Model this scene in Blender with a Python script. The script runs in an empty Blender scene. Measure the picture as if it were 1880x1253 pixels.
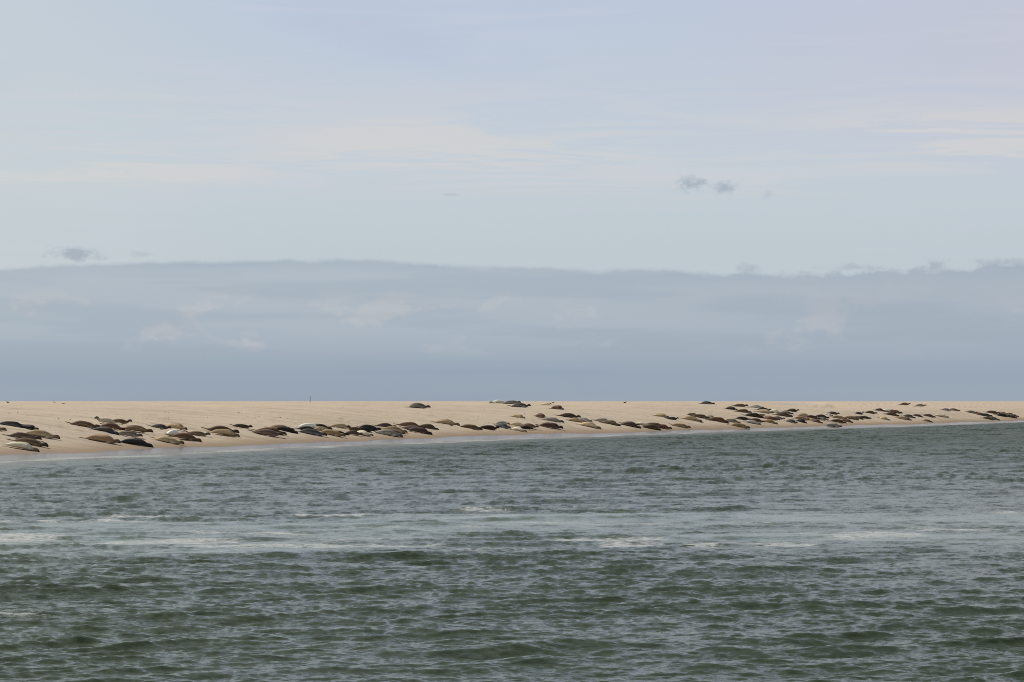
import bpy, bmesh, math, random
import numpy as np
from mathutils import Matrix, Vector

R = math.radians
scene = bpy.context.scene
C = scene.collection
SUN_DIR = Vector((-0.60, 0.48, 0.70)).normalized()      # towards the sun: high on the left, a little behind the bank

# ------------------------------------------------------------------ camera
FPX = 4240.0                     # focal length in pixels of the 1880 px wide photograph
HORIZON = 737.0                  # row of the sea horizon
EYE = 3.26                       # eye height above the water: the deck of a small boat
TILT = math.atan((HORIZON - 626.5) / FPX)
cam_data = bpy.data.cameras.new('camera')
cam_data.sensor_width = 36.0
cam_data.lens = FPX / 1880.0 * 36.0
cam_data.clip_start = 0.5
cam_data.clip_end = 20000.0
cam = bpy.data.objects.new('camera', cam_data)
cam.location = (0, 0, EYE)
cam.rotation_euler = (R(90) + TILT, 0, 0)
C.objects.link(cam)
scene.camera = cam

scene.view_settings.view_transform = 'Standard'
scene.view_settings.look = 'None'
scene.view_settings.exposure = 0.0
scene.view_settings.gamma = 1.0
scene.cycles.use_denoising = False
scene.cycles.filter_width = 1.0

# ------------------------------------------------------------------ sun
sl = bpy.data.lights.new('sun', 'SUN')
sl.energy = 5.0
sl.angle = R(0.5)
sl.color = (1.0, 0.95, 0.87)
so = bpy.data.objects.new('sun', sl)
so.rotation_euler = SUN_DIR.to_track_quat('Z', 'Y').to_euler()
so.location = (-60, 20, 80)
C.objects.link(so)

# ------------------------------------------------------------------ node helpers
class N:
    def __init__(self, tree):
        self.t = tree
        tree.nodes.clear()
    def new(self, kind, **kw):
        n = self.t.nodes.new(kind)
        for k, v in kw.items():
            setattr(n, k, v)
        return n
    def put(self, sock, v):
        if isinstance(v, bpy.types.NodeSocket):
            self.t.links.new(v, sock)
        elif v is not None:
            sock.default_value = v
    def m(self, op, a, b=None, c=None, clamp=False):
        n = self.new('ShaderNodeMath', operation=op, use_clamp=clamp)
        for i, v in enumerate((a, b, c)):
            if v is not None:
                self.put(n.inputs[i], v)
        return n.outputs[0]
    def step(self, v, a, b):                      # smooth 0..1 between a and b
        n = self.new('ShaderNodeMapRange', interpolation_type='SMOOTHSTEP')
        self.put(n.inputs['Value'], v)
        self.put(n.inputs['From Min'], a); self.put(n.inputs['From Max'], b)
        return n.outputs['Result']
    def mix(self, f, a, b, mode='MIX'):
        n = self.new('ShaderNodeMix', data_type='RGBA', blend_type=mode)
        self.put(n.inputs['Factor'], f)
        self.put(n.inputs[6], a); self.put(n.inputs[7], b)
        return n.outputs[2]
    def noise(self, vec, scale, detail=4, rough=0.55, dist=0.0, w=None):
        n = self.new('ShaderNodeTexNoise', noise_dimensions='3D')
        self.put(n.inputs['Vector'], vec)
        n.inputs['Scale'].default_value = scale
        n.inputs['Detail'].default_value = detail
        n.inputs['Roughness'].default_value = rough
        n.inputs['Distortion'].default_value = dist
        return n.outputs[0]
    def xyz(self, x, y, z=0.0):
        n = self.new('ShaderNodeCombineXYZ')
        for i, v in enumerate((x, y, z)):
            self.put(n.inputs[i], v)
        return n.outputs[0]
    def ramp(self, f, stops, interp='LINEAR'):
        n = self.new('ShaderNodeValToRGB')
        cr = n.color_ramp
        cr.interpolation = interp
        while len(cr.elements) < len(stops):
            cr.elements.new(0.5)
        for e, (p, c) in zip(cr.elements, stops):
            e.position = p
            e.color = (*c, 1.0) if len(c) == 3 else c
        self.put(n.inputs[0], f)
        return n.outputs[0]

def lin(r, g, b):
    f = lambda v: (v / 255 / 12.92) if v / 255 <= 0.04045 else ((v / 255 + 0.055) / 1.055) ** 2.4
    return (f(r), f(g), f(b))

# ------------------------------------------------------------------ sky: clear Nishita sky behind high veils and a low grey cloud bank
world = bpy.data.worlds.new('World')
scene.world = world
world.use_nodes = True
n = N(world.node_tree)
tc = n.new('ShaderNodeTexCoord')
sep = n.new('ShaderNodeSeparateXYZ')
n.t.links.new(tc.outputs['Generated'], sep.inputs[0])
dx, dy, dz = sep.outputs
az = n.m('ARCTAN2', dx, dy)
hyp = n.m('SQRT', n.m('ADD', n.m('MULTIPLY', dx, dx), n.m('MULTIPLY', dy, dy)))
el = n.m('ARCTAN2', dz, hyp)
U = n.m('MULTIPLY', az, FPX)         # bearing and elevation in small units (1/4240 rad)
V = n.m('MULTIPLY', el, FPX)
nish = n.new('ShaderNodeTexSky', sky_type='NISHITA', sun_disc=False)
nish.sun_elevation = math.asin(SUN_DIR.z)
nish.sun_rotation = math.atan2(SUN_DIR.x, SUN_DIR.y)
nish.air_density = 1.0
nish.dust_density = 1.5
# high veil
veil_vec = n.xyz(n.m('MULTIPLY', U, 0.0019), n.m('MULTIPLY', V, 0.026), 3.7)
veil = n.noise(veil_vec, 1.0, 8, 0.62, 0.9)
veil_big = n.noise(n.xyz(n.m('MULTIPLY', U, 0.0011), n.m('MULTIPLY', V, 0.0035), 9.1), 1.0, 3, 0.5)
veil_el = n.m('MULTIPLY', n.step(V, 330.0, 430.0), n.m('SUBTRACT', 1.0, n.step(V, 500.0, 640.0)))
wisp = n.m('MULTIPLY', n.step(veil, 0.39, 0.59), veil_el)
def patch(u0, v0, w, h):
    a = n.m('DIVIDE', n.m('SUBTRACT', U, u0), w); b = n.m('DIVIDE', n.m('SUBTRACT', V, v0), h)
    return n.m('SUBTRACT', 1.0, n.step(n.m('SQRT', n.m('ADD', n.m('MULTIPLY', a, a), n.m('MULTIPLY', b, b))), 0.35, 1.0))
where = n.m('ADD', n.m('ADD', patch(-90, 465, 470, 75), patch(-800, 418, 470, 45)), n.m('ADD', patch(830, 475, 420, 70), n.m('MULTIPLY', patch(300, 385, 600, 40), 0.4)))
wisp = n.m('MULTIPLY', wisp, n.m('ADD', 0.45, where), clamp=True)
wisp_hi = n.m('MULTIPLY', n.step(veil, 0.50, 0.72), 0.35)
fine = n.noise(n.xyz(n.m('MULTIPLY', U, 0.004), n.m('MULTIPLY', V, 0.03), 1.3), 1.0, 5, 0.6, 0.3)
base = n.ramp(n.m('DIVIDE', V, 760.0), [
    (0.00, lin(188, 200, 210)), (0.36, lin(190, 201, 209)), (0.46, lin(193, 204, 212)), (0.60, lin(196, 206, 216)),
    (0.78, lin(193, 203, 217)), (1.0, lin(188, 200, 219))])
side = n.m('DIVIDE', U, 940.0)                            # greener to the left, pinker to the right
base = n.mix(n.m('MULTIPLY', n.step(side, 0.1, 1.2), n.m('MULTIPLY', n.step(V, 330.0, 620.0), 0.75)), base, (*lin(198, 198, 213), 1))
base = n.mix(n.m('MULTIPLY', n.step(side, -0.3, -1.1), 0.6), base, (*lin(199, 209, 211), 1))
base = n.mix(n.m('MULTIPLY', wisp, 0.72), base, (*lin(212, 211, 210), 1))
base = n.mix(n.m('MULTIPLY', wisp_hi, 1.0), base, (*lin(203, 205, 217), 1))
base = n.mix(n.m('MULTIPLY', n.step(veil_big, 0.5, 0.35), n.m('MULTIPLY', n.step(V, 480.0, 640.0), 0.45)), base, (*lin(183, 196, 217), 1))
# cloud bank with a sharp wavy top edge
edge = n.new('ShaderNodeFloatCurve')
cv = edge.mapping.curves[0]
pts = [(-1.3, 215), (-1.0, 236), (-0.85, 248), (-0.7, 252), (-0.5, 256), (-0.33, 260), (-0.15, 254), (0.0, 248), (0.18, 243),
       (0.33, 242), (0.42, 233), (0.55, 233), (0.7, 236), (0.85, 239), (1.0, 246), (1.3, 252)]
cv.points[0].location = (0.0, (pts[0][1] - 200) / 100)
cv.points[1].location = (1.0, (pts[-1][1] - 200) / 100)
for a, b in pts[1:-1]:
    cv.points.new((a + 1.3) / 2.6, (b - 200) / 100)
edge.mapping.update()
n.put(edge.inputs['Value'], n.m('DIVIDE', n.m('ADD', side, 1.3), 2.6))
top = n.m('ADD', n.m('MULTIPLY', edge.outputs[0], 100.0), 200.0)
rag = n.noise(n.xyz(n.m('MULTIPLY', U, 0.02), n.m('MULTIPLY', V, 0.03), 5.0), 1.0, 5, 0.6)
rag_amt = n.m('ADD', 13.0, n.m('MULTIPLY', n.step(side, 0.15, 0.7), 26.0))
top = n.m('ADD', top, n.m('MULTIPLY', n.m('SUBTRACT', rag, 0.5), rag_amt))
soft = n.m('SUBTRACT', top, V)                              # height below the edge
edge_soft = n.noise(n.xyz(n.m('MULTIPLY', U, 0.005), 0.0, 8.0), 1.0, 3, 0.5)
bank = n.step(soft, -4.0, n.m('ADD', 5.0, n.m('MULTIPLY', n.step(edge_soft, 0.45, 0.68), 13.0)))
lump = n.noise(n.xyz(n.m('MULTIPLY', U, 0.006), n.m('MULTIPLY', V, 0.012), 2.2), 1.0, 5, 0.6, 0.2)
smear = n.noise(n.xyz(n.m('MULTIPLY', U, 0.002), n.m('MULTIPLY', V, 0.02), 7.2), 1.0, 4, 0.5)
bank_col = n.ramp(n.m('DIVIDE', V, 260.0), [
    (0.0, lin(149, 162, 178)), (0.09, lin(148, 163, 180)), (0.20, lin(145, 162, 181)), (0.34, lin(159, 173, 188)),
    (0.52, lin(168, 181, 194)), (0.75, lin(171, 183, 195)), (0.92, lin(176, 188, 199)), (1.0, lin(173, 186, 198))])
puff = n.m('MULTIPLY', n.step(lump, 0.50, 0.64), n.m('MULTIPLY', n.step(V, 75.0, 120.0), n.m('SUBTRACT', 1.0, n.step(V, 165.0, 225.0))))
bank_col = n.mix(n.m('MULTIPLY', puff, 1.0), bank_col, (*lin(187, 191, 198), 1))
lump2 = n.noise(n.xyz(n.m('MULTIPLY', U, 0.014), n.m('MULTIPLY', V, 0.022), 6.6), 1.0, 6, 0.62, 0.3)
high_p = n.m('MULTIPLY', n.step(lump2, 0.48, 0.66), n.m('MULTIPLY', n.step(side, 0.1, 0.7), n.step(V, 150.0, 215.0)))
bank_col = n.mix(n.m('MULTIPLY', high_p, 0.8), bank_col, (*lin(184, 191, 201), 1))
bank_col = n.mix(n.m('MULTIPLY', n.step(smear, 0.42, 0.62), n.m('MULTIPLY', n.step(V, 60.0, 200.0), 0.5)), bank_col, (*lin(176, 186, 197), 1))
bank_col = n.mix(n.m('MULTIPLY', n.step(smear, 0.55, 0.40), 0.35), bank_col, (*lin(153, 168, 182), 1))
bank_col = n.mix(n.m('MULTIPLY', n.m('SUBTRACT', n.step(soft, 0.0, 6.0), n.step(soft, 6.0, 34.0)), 0.30), bank_col, (*lin(157, 170, 185), 1))
bank_col = n.mix(n.m('MULTIPLY', n.step(side, -0.2, 1.1), 0.4), bank_col, (*lin(157, 170, 185), 1))
bank_alpha = n.m('MULTIPLY', bank, 0.95)
sky = n.mix(bank_alpha, base, bank_col)
# small ragged scud clouds floating above the bank
scud_n = n.noise(n.xyz(n.m('MULTIPLY', U, 0.035), n.m('MULTIPLY', V, 0.05), 4.4), 1.0, 6, 0.65)
def scud(sky, px, py, w, h, amt):
    a = n.m('DIVIDE', n.m('SUBTRACT', U, (px - 940.0)), w)
    b = n.m('DIVIDE', n.m('SUBTRACT', V, (737.0 - py)), h)
    d = n.m('SQRT', n.m('ADD', n.m('MULTIPLY', a, a), n.m('MULTIPLY', b, b)))
    f = n.m('SUBTRACT', n.m('ADD', n.m('MULTIPLY', n.m('SUBTRACT', scud_n, 0.5), 3.4), 1.05), d)
    return n.mix(n.m('MULTIPLY', n.step(f, -0.15, 1.15), amt), sky, (*lin(164, 176, 189), 1))
for s in ((1266, 341, 31, 15, 1.0), (1333, 344, 25, 15, 0.9), (146, 470, 52, 15, 0.95), (1378, 499, 26, 12, 0.7),
          (1712, 494, 26, 16, 0.8), (1575, 494, 60, 7, 0.6), (1835, 488, 70, 8, 0.6), (262, 469, 24, 7, 0.4), (822, 359, 18, 4, 0.35),
          (1408, 360, 16, 8, 0.3)):
    sky = scud(sky, *s)
# higher up the veil thins out towards the open sky
bg_sky = n.new('ShaderNodeBackground'); bg_sky.inputs['Strength'].default_value = 0.10
n.t.links.new(nish.outputs[0], bg_sky.inputs[0])
bg_cl = n.new('ShaderNodeBackground'); bg_cl.inputs['Strength'].default_value = 1.0
high = n.noise(tc.outputs['Generated'], 2.3, 5, 0.55)
up = n.step(el, 0.17, 0.55)
veil_hi = n.mix(n.step(high, 0.40, 0.66), (0.14, 0.175, 0.18, 1), (0.40, 0.42, 0.41, 1))
n.put(bg_cl.inputs[0], n.mix(up, sky, veil_hi))
cover = n.m('SUBTRACT', 0.95, n.m('MULTIPLY', up, 0.25))
ms = n.new('ShaderNodeMixShader')
n.put(ms.inputs[0], cover)
n.t.links.new(bg_sky.outputs[0], ms.inputs[1])
n.t.links.new(bg_cl.outputs[0], ms.inputs[2])
out = n.new('ShaderNodeOutputWorld')
n.t.links.new(ms.outputs[0], out.inputs[0])

# ------------------------------------------------------------------ helpers for objects
def tag(o, label=None, cat=None, group=None, kind=None):
    if label: o['label'] = label
    if cat: o['category'] = cat
    if group: o['group'] = group
    if kind: o['kind'] = kind
    return o

def link_mesh(name, me, mat, parent=None):
    o = bpy.data.objects.new(name, me)
    if mat is not None:
        me.materials.append(mat)
    C.objects.link(o)
    if parent is not None:
        o.parent = parent
    return o

def material(name):
    m = bpy.data.materials.new(name)
    m.use_nodes = True
    return m, N(m.node_tree)

def hash2(ix, iy, seed):
    h = (ix.astype(np.int64) * 374761393 + iy.astype(np.int64) * 668265263 + seed * 974711) & 0xffffffff
    h = ((h ^ (h >> 13)) * 1274126177) & 0xffffffff
    h = h ^ (h >> 16)
    return (h & 0xffff).astype(np.float32) / 65535.0

def vnoise(x, y, seed=0):
    ix = np.floor(x); iy = np.floor(y)
    fx = (x - ix); fy = (y - iy)
    fx = fx * fx * (3 - 2 * fx); fy = fy * fy * (3 - 2 * fy)
    ix = ix.astype(np.int64); iy = iy.astype(np.int64)
    a = hash2(ix, iy, seed); b = hash2(ix + 1, iy, seed)
    c = hash2(ix, iy + 1, seed); d = hash2(ix + 1, iy + 1, seed)
    return (a * (1 - fx) + b * fx) * (1 - fy) + (c * (1 - fx) + d * fx) * fy

def fbm(x, y, seed=0, octaves=4, gain=0.5):
    s = 0; a = 1; tot = 0
    for i in range(octaves):
        s = s + a * vnoise(x * 2 ** i, y * 2 ** i, seed + i * 17)
        tot += a; a *= gain
    return s / tot

def sstep(x, a, b):
    t = np.clip((x - a) / (b - a), 0, 1)
    return t * t * (3 - 2 * t)

def grid_mesh(name, X, Y, Z, attrs=None):
    """A sheet from 2-D coordinate arrays (rows, cols)."""
    nr, nc = X.shape
    me = bpy.data.meshes.new(name)
    co = np.stack([X, Y, Z], -1).reshape(-1, 3).astype(np.float32)
    idx = np.arange(nr * nc, dtype=np.int32).reshape(nr, nc)
    q = np.stack([idx[:-1, :-1], idx[:-1, 1:], idx[1:, 1:], idx[1:, :-1]], -1).reshape(-1, 4)
    me.vertices.add(len(co)); me.vertices.foreach_set('co', co.ravel())
    me.loops.add(q.size); me.loops.foreach_set('vertex_index', q.ravel())
    me.polygons.add(len(q))
    me.polygons.foreach_set('loop_start', np.arange(0, q.size, 4, dtype=np.int32))
    me.polygons.foreach_set('use_smooth', np.ones(len(q), dtype=bool))
    me.update(calc_edges=True)
    for k, v in (attrs or {}).items():
        at = me.attributes.new(k, 'FLOAT', 'POINT')
        at.data.foreach_set('value', v.reshape(-1).astype(np.float32))
    return me

# ------------------------------------------------------------------ the lie of the land
# distance of the water's edge for every bearing u = X / Y * FPX
SHORE = [(0, 846.0), (340, 830.0), (700, 815.0), (940, 805.5), (1180, 797.5), (1350, 792.0), (1500, 787.0), (1700, 781.5), (1880, 774.5)]
ug = np.arange(-3200, 3201, 10.0)
yy = np.interp(ug + 940, [p[0] for p in SHORE], [p[1] - HORIZON for p in SHORE])
yy = np.where(ug < -940, 109 + (-940 - ug) * 0.046, yy)
yy = np.where(ug > 940, np.maximum(37.5 - (ug - 940) * 0.028, 9.0), yy)
kern = np.hanning(31); kern /= kern.sum()
yy = np.convolve(np.pad(yy, 15, mode='edge'), kern, mode='valid')
DSG = FPX * EYE / yy
PX, PY = ug / FPX * DSG, DSG
tx, ty = np.gradient(PX), np.gradient(PY)
tl = np.hypot(tx, ty); rl = np.hypot(ug / FPX, 1)
SAG = np.abs(tx / tl * (1 / rl) - ty / tl * (ug / FPX / rl)) * rl
SAG = np.convolve(np.pad(SAG, 15, mode='edge'), kern, mode='valid')

def shore_dist(u):
    return np.interp(u, ug, DSG)

def terrain(X, Y):
    Y = np.maximum(Y, 1.0)
    u = X / Y * FPX
    ds = shore_dist(u)
    s = (Y - ds) * np.interp(u, ug, SAG)
    wob = (fbm(X * 0.09, Y * 0.05, 3, 2) - 0.5)
    s = s + wob * 1.2
    sp = np.maximum(s, 0)
    z = 3.15 * (1 - np.exp(-(sp / 12.0) ** 1.25))
    z = np.where(s < 0, -0.11 * np.maximum(-s, 0) ** 0.9, z)
    z = z + (fbm(X * 0.16 + 7, Y * 0.05, 13, 3) - 0.5) * 0.10 * sstep(s, 18, 40) * (1 - sstep(Y, 420, 700))
    z = z + (fbm(X * 0.02 + 40, Y * 0.008, 11, 3) - 0.5) * 0.30 * sstep(s, 14, 40) * (1 - 0.75 * sstep(Y, 300, 900))
    # to the right the crest falls away and a farther bank shows behind it, with a pool in the hollow
    w = sstep(u, 395, 620) * (1 - 0.55 * sstep(u, 760, 1500))
    r = Y - ds
    g = 170.0 * np.exp(-((u - 497) / 80.0) ** 2)
    cap = 3.15 - w * 0.98 + 0.95 * sstep(r, 70 + g, 280 + g)
    cap = np.minimum(cap, 3.16) - w * 0.32 * np.exp(-((r - 85) / 28.0) ** 2)
    soft = 0.12
    z = np.where(s > 0, -soft * np.log(np.exp(-z / soft) + np.exp(-cap / soft)) + soft * np.exp(-np.maximum(z, 0) / soft) * 0.0, z)
    # a low sill holds the pool
    sill = 2.68 - 3.0 * sstep(u, 575, 640) - 3.0 * (1 - sstep(Y, 380, 405)) - 3.0 * (1 - sstep(u, 380, 410))
    z = np.where(r > 60, np.maximum(z, sill), z)
    q = ((u - 505) / 60.0) ** 2 + ((Y - 545) / 110.0) ** 2
    z = z - 0.55 * (1 - sstep(q, 0.3, 1.5))
    return z

def terrain1(x, y):
    return float(terrain(np.array([x], float), np.array([y], float))[0])

def pixel_ray(px, py):
    u = (px - 940.0) / FPX; v = (626.5 - py) / FPX
    c, s = math.cos(TILT), math.sin(TILT)
    d = np.array([u, c - v * s, s + v * c])
    return d / d[1]                       # per metre of depth

def project(p):
    c, s = math.cos(TILT), math.sin(TILT)
    x, y, z = p[0], p[1], p[2] - EYE
    f = y * c + z * s; v = -y * s + z * c
    return 940 + x / f * FPX, 626.5 - v / f * FPX

def on_sand(px, py, far=900.0):
    d = pixel_ray(px, py)
    u = d[0] * FPX
    y0 = float(shore_dist(np.array([u]))[0]) - 12
    ys = np.concatenate([np.arange(y0, y0 + 150, 0.1), np.arange(y0 + 150, far, 0.5)])
    h = EYE + d[2] * ys - terrain(d[0] * ys, ys)
    k = np.argmax(h < 0)
    y = ys[k] if h[k] < 0 else far
    return np.array([d[0] * y, y, terrain1(d[0] * y, y)])
# ------------------------------------------------------------------ sand
def build_sand():
    cols = np.concatenate([np.linspace(-2500, -1040, 60)[:-1], np.linspace(-1040, 1040, 980), np.linspace(1040, 2500, 60)[1:]])
    rows = np.concatenate([np.linspace(-34, -6, 30)[:-1], np.linspace(-6, 20, 110)[:-1], np.linspace(20, 110, 230)[:-1], 110 * 1.03 ** np.arange(0, 125)])
    U_, R_ = np.meshgrid(cols, rows)
    Y = shore_dist(U_) + R_
    X = U_ / FPX * Y
    Z = terrain(X, Y)
    # grooves, drag marks and small hummocks, drawn out down the slope
    a, b = X * 0.91 - Y * 0.41, X * 0.41 + Y * 0.91
    fade = sstep(Z, 0.25, 0.9) * (1 - sstep(Y, 500, 1200))
    rel = (fbm(a * 0.28, b * 1.1, 21, 3) - 0.5) * 0.10 + (fbm(a * 1.3, b * 1.9, 31, 3) - 0.5) * 0.055
    groove = np.abs(fbm(a * 0.05, b * 0.30, 41, 2) - 0.5)
    rel = rel - 0.09 * np.exp(-(groove / 0.07) ** 2) * sstep(fbm(X * 0.06, Y * 0.03, 43, 2), 0.35, 0.6)
    trod = sstep(fbm(a * 0.22, b * 0.22, 45, 3), 0.48, 0.62) * np.exp(-((Z - 1.5) / 0.9) ** 2)
    rel = rel + trod * (fbm(a * 1.6, b * 2.2, 47, 2) - 0.5) * 0.14
    track = np.abs(fbm(a * 0.035 + 9, b * 0.20, 49, 2) - 0.47)
    rel = rel - 0.10 * np.exp(-(track / 0.035) ** 2)
    Z = Z + rel * fade
    ds = shore_dist(U_)
    lap = (fbm(X * 0.22, Y * 0.10, 51, 4) - 0.5) * 0.46
    wet = 1 - sstep(Z + lap * 0.6, 0.16, 0.30)
    damp = 1 - sstep(Z + lap * 0.8, 0.22, 0.85)
    me = grid_mesh('sand', X, Y, Z, {'wet': wet, 'damp': damp})
    m, n = material('sand')
    geo = n.new('ShaderNodeNewGeometry')
    P = geo.outputs['Position']
    mp = n.new('ShaderNodeMapping'); n.put(mp.inputs['Vector'], P)
    mp.inputs['Rotation'].default_value = (0, 0, R(24)); mp.inputs['Scale'].default_value = (0.10, 1.0, 1.0)
    streak = n.noise(mp.outputs[0], 0.9, 5, 0.6, 0.3)
    big = n.noise(P, 0.06, 4, 0.55)
    grain = n.noise(P, 5.0, 4, 0.7)
    wet_a = n.new('ShaderNodeAttribute', attribute_name='wet').outputs['Fac']
    damp_a = n.new('ShaderNodeAttribute', attribute_name='damp').outputs['Fac']
    col = n.mix(n.step(big, 0.35, 0.65), (0.392, 0.322, 0.246, 1), (0.430, 0.353, 0.266, 1))
    col = n.mix(n.m('MULTIPLY', n.step(streak, 0.48, 0.66), 0.85), col, (0.325, 0.262, 0.190, 1))
    col = n.mix(n.m('MULTIPLY', n.step(grain, 0.62, 0.78), 0.4), col, (0.32, 0.255, 0.185, 1))
    col = n.mix(n.m('MULTIPLY', damp_a, 0.9), col, (0.225, 0.158, 0.098, 1))
    col = n.mix(wet_a, col, (0.17, 0.125, 0.085, 1))
    lace = n.noise(P, 1.4, 6, 0.65, 0.8)
    bsdf = n.new('ShaderNodeBsdfPrincipled')
    n.put(bsdf.inputs['Base Color'], col)
    n.put(bsdf.inputs['Roughness'], n.m('SUBTRACT', 0.95, n.m('MULTIPLY', wet_a, 0.72)))
    n.put(bsdf.inputs['Specular IOR Level'], n.m('ADD', 0.15, n.m('MULTIPLY', wet_a, 0.5)))
    bp = n.new('ShaderNodeBump'); bp.inputs['Distance'].default_value = 0.04
    n.put(bp.inputs['Strength'], n.m('SUBTRACT', 0.6, n.m('MULTIPLY', wet_a, 0.58)))
    n.put(bp.inputs['Height'], n.m('ADD', streak, n.m('MULTIPLY', grain, 0.5)))
    n.t.links.new(bp.outputs[0], bsdf.inputs['Normal'])
    o = n.new('ShaderNodeOutputMaterial'); n.t.links.new(bsdf.outputs[0], o.inputs[0])
    tag(link_mesh('sand', me, m), kind='structure')

# ------------------------------------------------------------------ the sea
def build_water():
    rng = np.random.default_rng(7)
    cols = np.concatenate([np.linspace(-2500, -1010, 160)[:-1], np.linspace(-1010, 1010, 1250), np.linspace(1010, 2500, 160)[1:]])
    K = 0.46 * 1.836 / (FPX * EYE)
    rows = [22.0]
    while rows[-1] < 430:
        rows.append(rows[-1] + min(0.36, K * rows[-1] ** 2))
    rows = np.array(rows)
    # rows stay straight out to the shallows and then crowd against the beach
    U_, D = np.meshgrid(cols.astype(np.float32), rows.astype(np.float32))
    ds = shore_dist(U_).astype(np.float32)
    lim = ds + 7.0
    Y = np.minimum(D, lim)
    X = (U_ / FPX * Y).astype(np.float32)
    r = Y - ds                                            # < 0 offshore
    shal = sstep(-r, 0.0, 30.0)
    # --- the tide line: a band of smoothed, foam-streaked water across the view
    mid = 57.5 + 2.0 * np.sin(U_ * 0.0021 + 0.6) + (fbm(X * 0.16, Y * 0.05, 61, 3) - 0.5) * 9
    off = Y - mid
    slick = sstep(off, -9.0, -3.5) * (1 - sstep(off, 4.5, 11.0))
    slick = slick * (0.55 + 0.75 * sstep(fbm(X * 0.22, Y * 0.22, 67, 3), 0.34, 0.55))
    slick = slick * (0.42 + 0.70 * sstep(fbm(X * 0.07, Y * 0.85, 69, 4), 0.36, 0.60))
    slick = np.clip(slick, 0, 1)
    gust = fbm(X * 0.07, Y * 0.04, 71, 3)
    rough = (0.55 + 0.9 * sstep(gust, 0.3, 0.7)).astype(np.float32)
    # --- wind waves: many crossing trains, short and steep
    Z = np.zeros_like(X); DX = np.zeros_like(X); DY = np.zeros_like(X)
    lam = np.exp(np.linspace(math.log(0.08), math.log(5.0), 150))
    lam *= np.exp(rng.normal(0, 0.03, lam.shape))
    for L in lam:
        th = R(-70 if rng.random() < 0.65 else -112) + rng.normal(0, 1) * R(17)       # heading: towards the boat, two crossing systems
        if L > 1.3:
            th = R(-78) + rng.normal(0, 1) * R(15)
        k = 2 * math.pi / L
        sl_ = 0.046 if L < 0.42 else (0.026 if L < 1.3 else (0.018 if L < 2.8 else 0.011))
        a = sl_ / k
        ph = rng.uniform(0, 2 * math.pi)
        arg = ((k * math.cos(th)) * X + (k * math.sin(th)) * Y + ph).astype(np.float32)
        if L < 0.9:
            amp = a * rough * (1 - 0.72 * slick)
        else:
            amp = a * (1 - 0.35 * slick)
        Z += amp * np.sin(arg)
        if L > 0.25:
            c = amp * np.cos(arg) * (1.1 if L > 0.9 else 0.8)
            DX += c * math.cos(th); DY += c * math.sin(th)
    # crests a bit sharper than troughs
    damp = 0.10 + 0.90 * shal
    Z *= damp; DX *= damp; DY *= damp
    crest = Z.copy()
    Z += 0.9 * np.maximum(Z, 0) ** 2
    # a low swell runs up the beach
    # --- foam
    f1 = fbm(X * 0.45, Y * 0.16, 81, 4)
    f2 = fbm(X * 2.6, Y * 0.9, 83, 4)
    streaks = np.zeros_like(X)
    for px0, px1, py, th, st in ((150, 445, 947, 1.0, 1.0), (630, 810, 945, 0.9, 0.9), (860, 1010, 943, 0.9, 0.9), (1030, 1240, 938, 0.5, 0.35),
                             (-80, 330, 957, 0.5, 0.55), (-80, 150, 983, 1.3, 0.75), (150, 470, 991, 0.9, 0.6), (-60, 260, 1011, 0.8, 0.5),
                             (740, 1010, 1007, 0.7, 0.5), (1240, 1345, 1001, 1.2, 0.8), (1080, 1240, 1005, 0.9, 0.55), (1500, 1720, 989, 1.5, 1.0),
                             (1050, 1110, 985, 0.5, 0.8), (1370, 1540, 972, 1.0, 0.5), (1640, 1900, 977, 1.4, 0.5), (560, 800, 985, 0.8, 0.4),
                             (-40, 240, 1129, 0.25, 0.35), (380, 700, 949, 0.5, 0.75), (760, 960, 941, 0.5, 0.7), (200, 620, 978, 0.4, 0.5), (300, 900, 1000, 0.5, 0.55), (900, 1300, 962, 0.4, 0.45), (1250, 1600, 960, 0.4, 0.4), (1300, 1520, 996, 0.6, 0.7), (900, 1250, 993, 0.5, 0.6), (420, 700, 1018, 0.3, 0.35), (1560, 1880, 962, 0.5, 0.55), (600, 1000, 968, 0.35, 0.4), (1790, 1900, 946, 1.2, 0.5)):
        d0 = FPX * EYE / (py - HORIZON)
        w = sstep(U_ + 940, px0 - 25, px0 + 45) * (1 - sstep(U_ + 940, px1 - 60, px1 + 25))
        c0 = d0 + (vnoise(X * 0.22, X * 0 + py, 91) - 0.5) * 4.2 * th + (vnoise(X * 0.9, X * 0 + py, 92) - 0.5) * 1.2
        streaks = np.maximum(streaks, min(1.0, st * 1.2 + 0.12) * w * np.exp(-((Y - c0) / (th * 1.15)) ** 2))
    foam = np.clip(streaks * (0.45 + 0.95 * sstep(f1, 0.28, 0.55)), 0, 1)
    foam = np.maximum(foam, slick * sstep(fbm(X * 0.35, Y * 1.3, 85, 4), 0.40, 0.62) * 0.60)
    # lace left by the wash along the beach
    edge = r + (fbm(X * 0.16, Y * 0.10, 95, 3) - 0.5) * 10 + (fbm(X * 0.7, Y * 0.3, 99, 2) - 0.5) * 3
    wash = np.exp(-((edge - 1.2) / 1.5) ** 2) * 0.8 + np.exp(-((edge + 4.5) / 0.9) ** 2) * 0.75 * sstep(fbm(X * 0.1, Y * 0.1, 96, 2), 0.4, 0.6)
    wash = wash + sstep(edge, -2.0, 1.5) * 0.35
    foam = np.maximum(foam, np.clip(wash, 0, 1) * 0.85 * sstep(r, -14, -4))
    shallow = sstep(r, -26, -1)
    film = sstep(edge, -7.5, -5.0) * (0.30 + 0.70 * sstep(fbm(X * 0.22, Y * 0.12, 97, 3) + 0.10 * np.sin(edge * 1.1), 0.36, 0.62))
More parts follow.
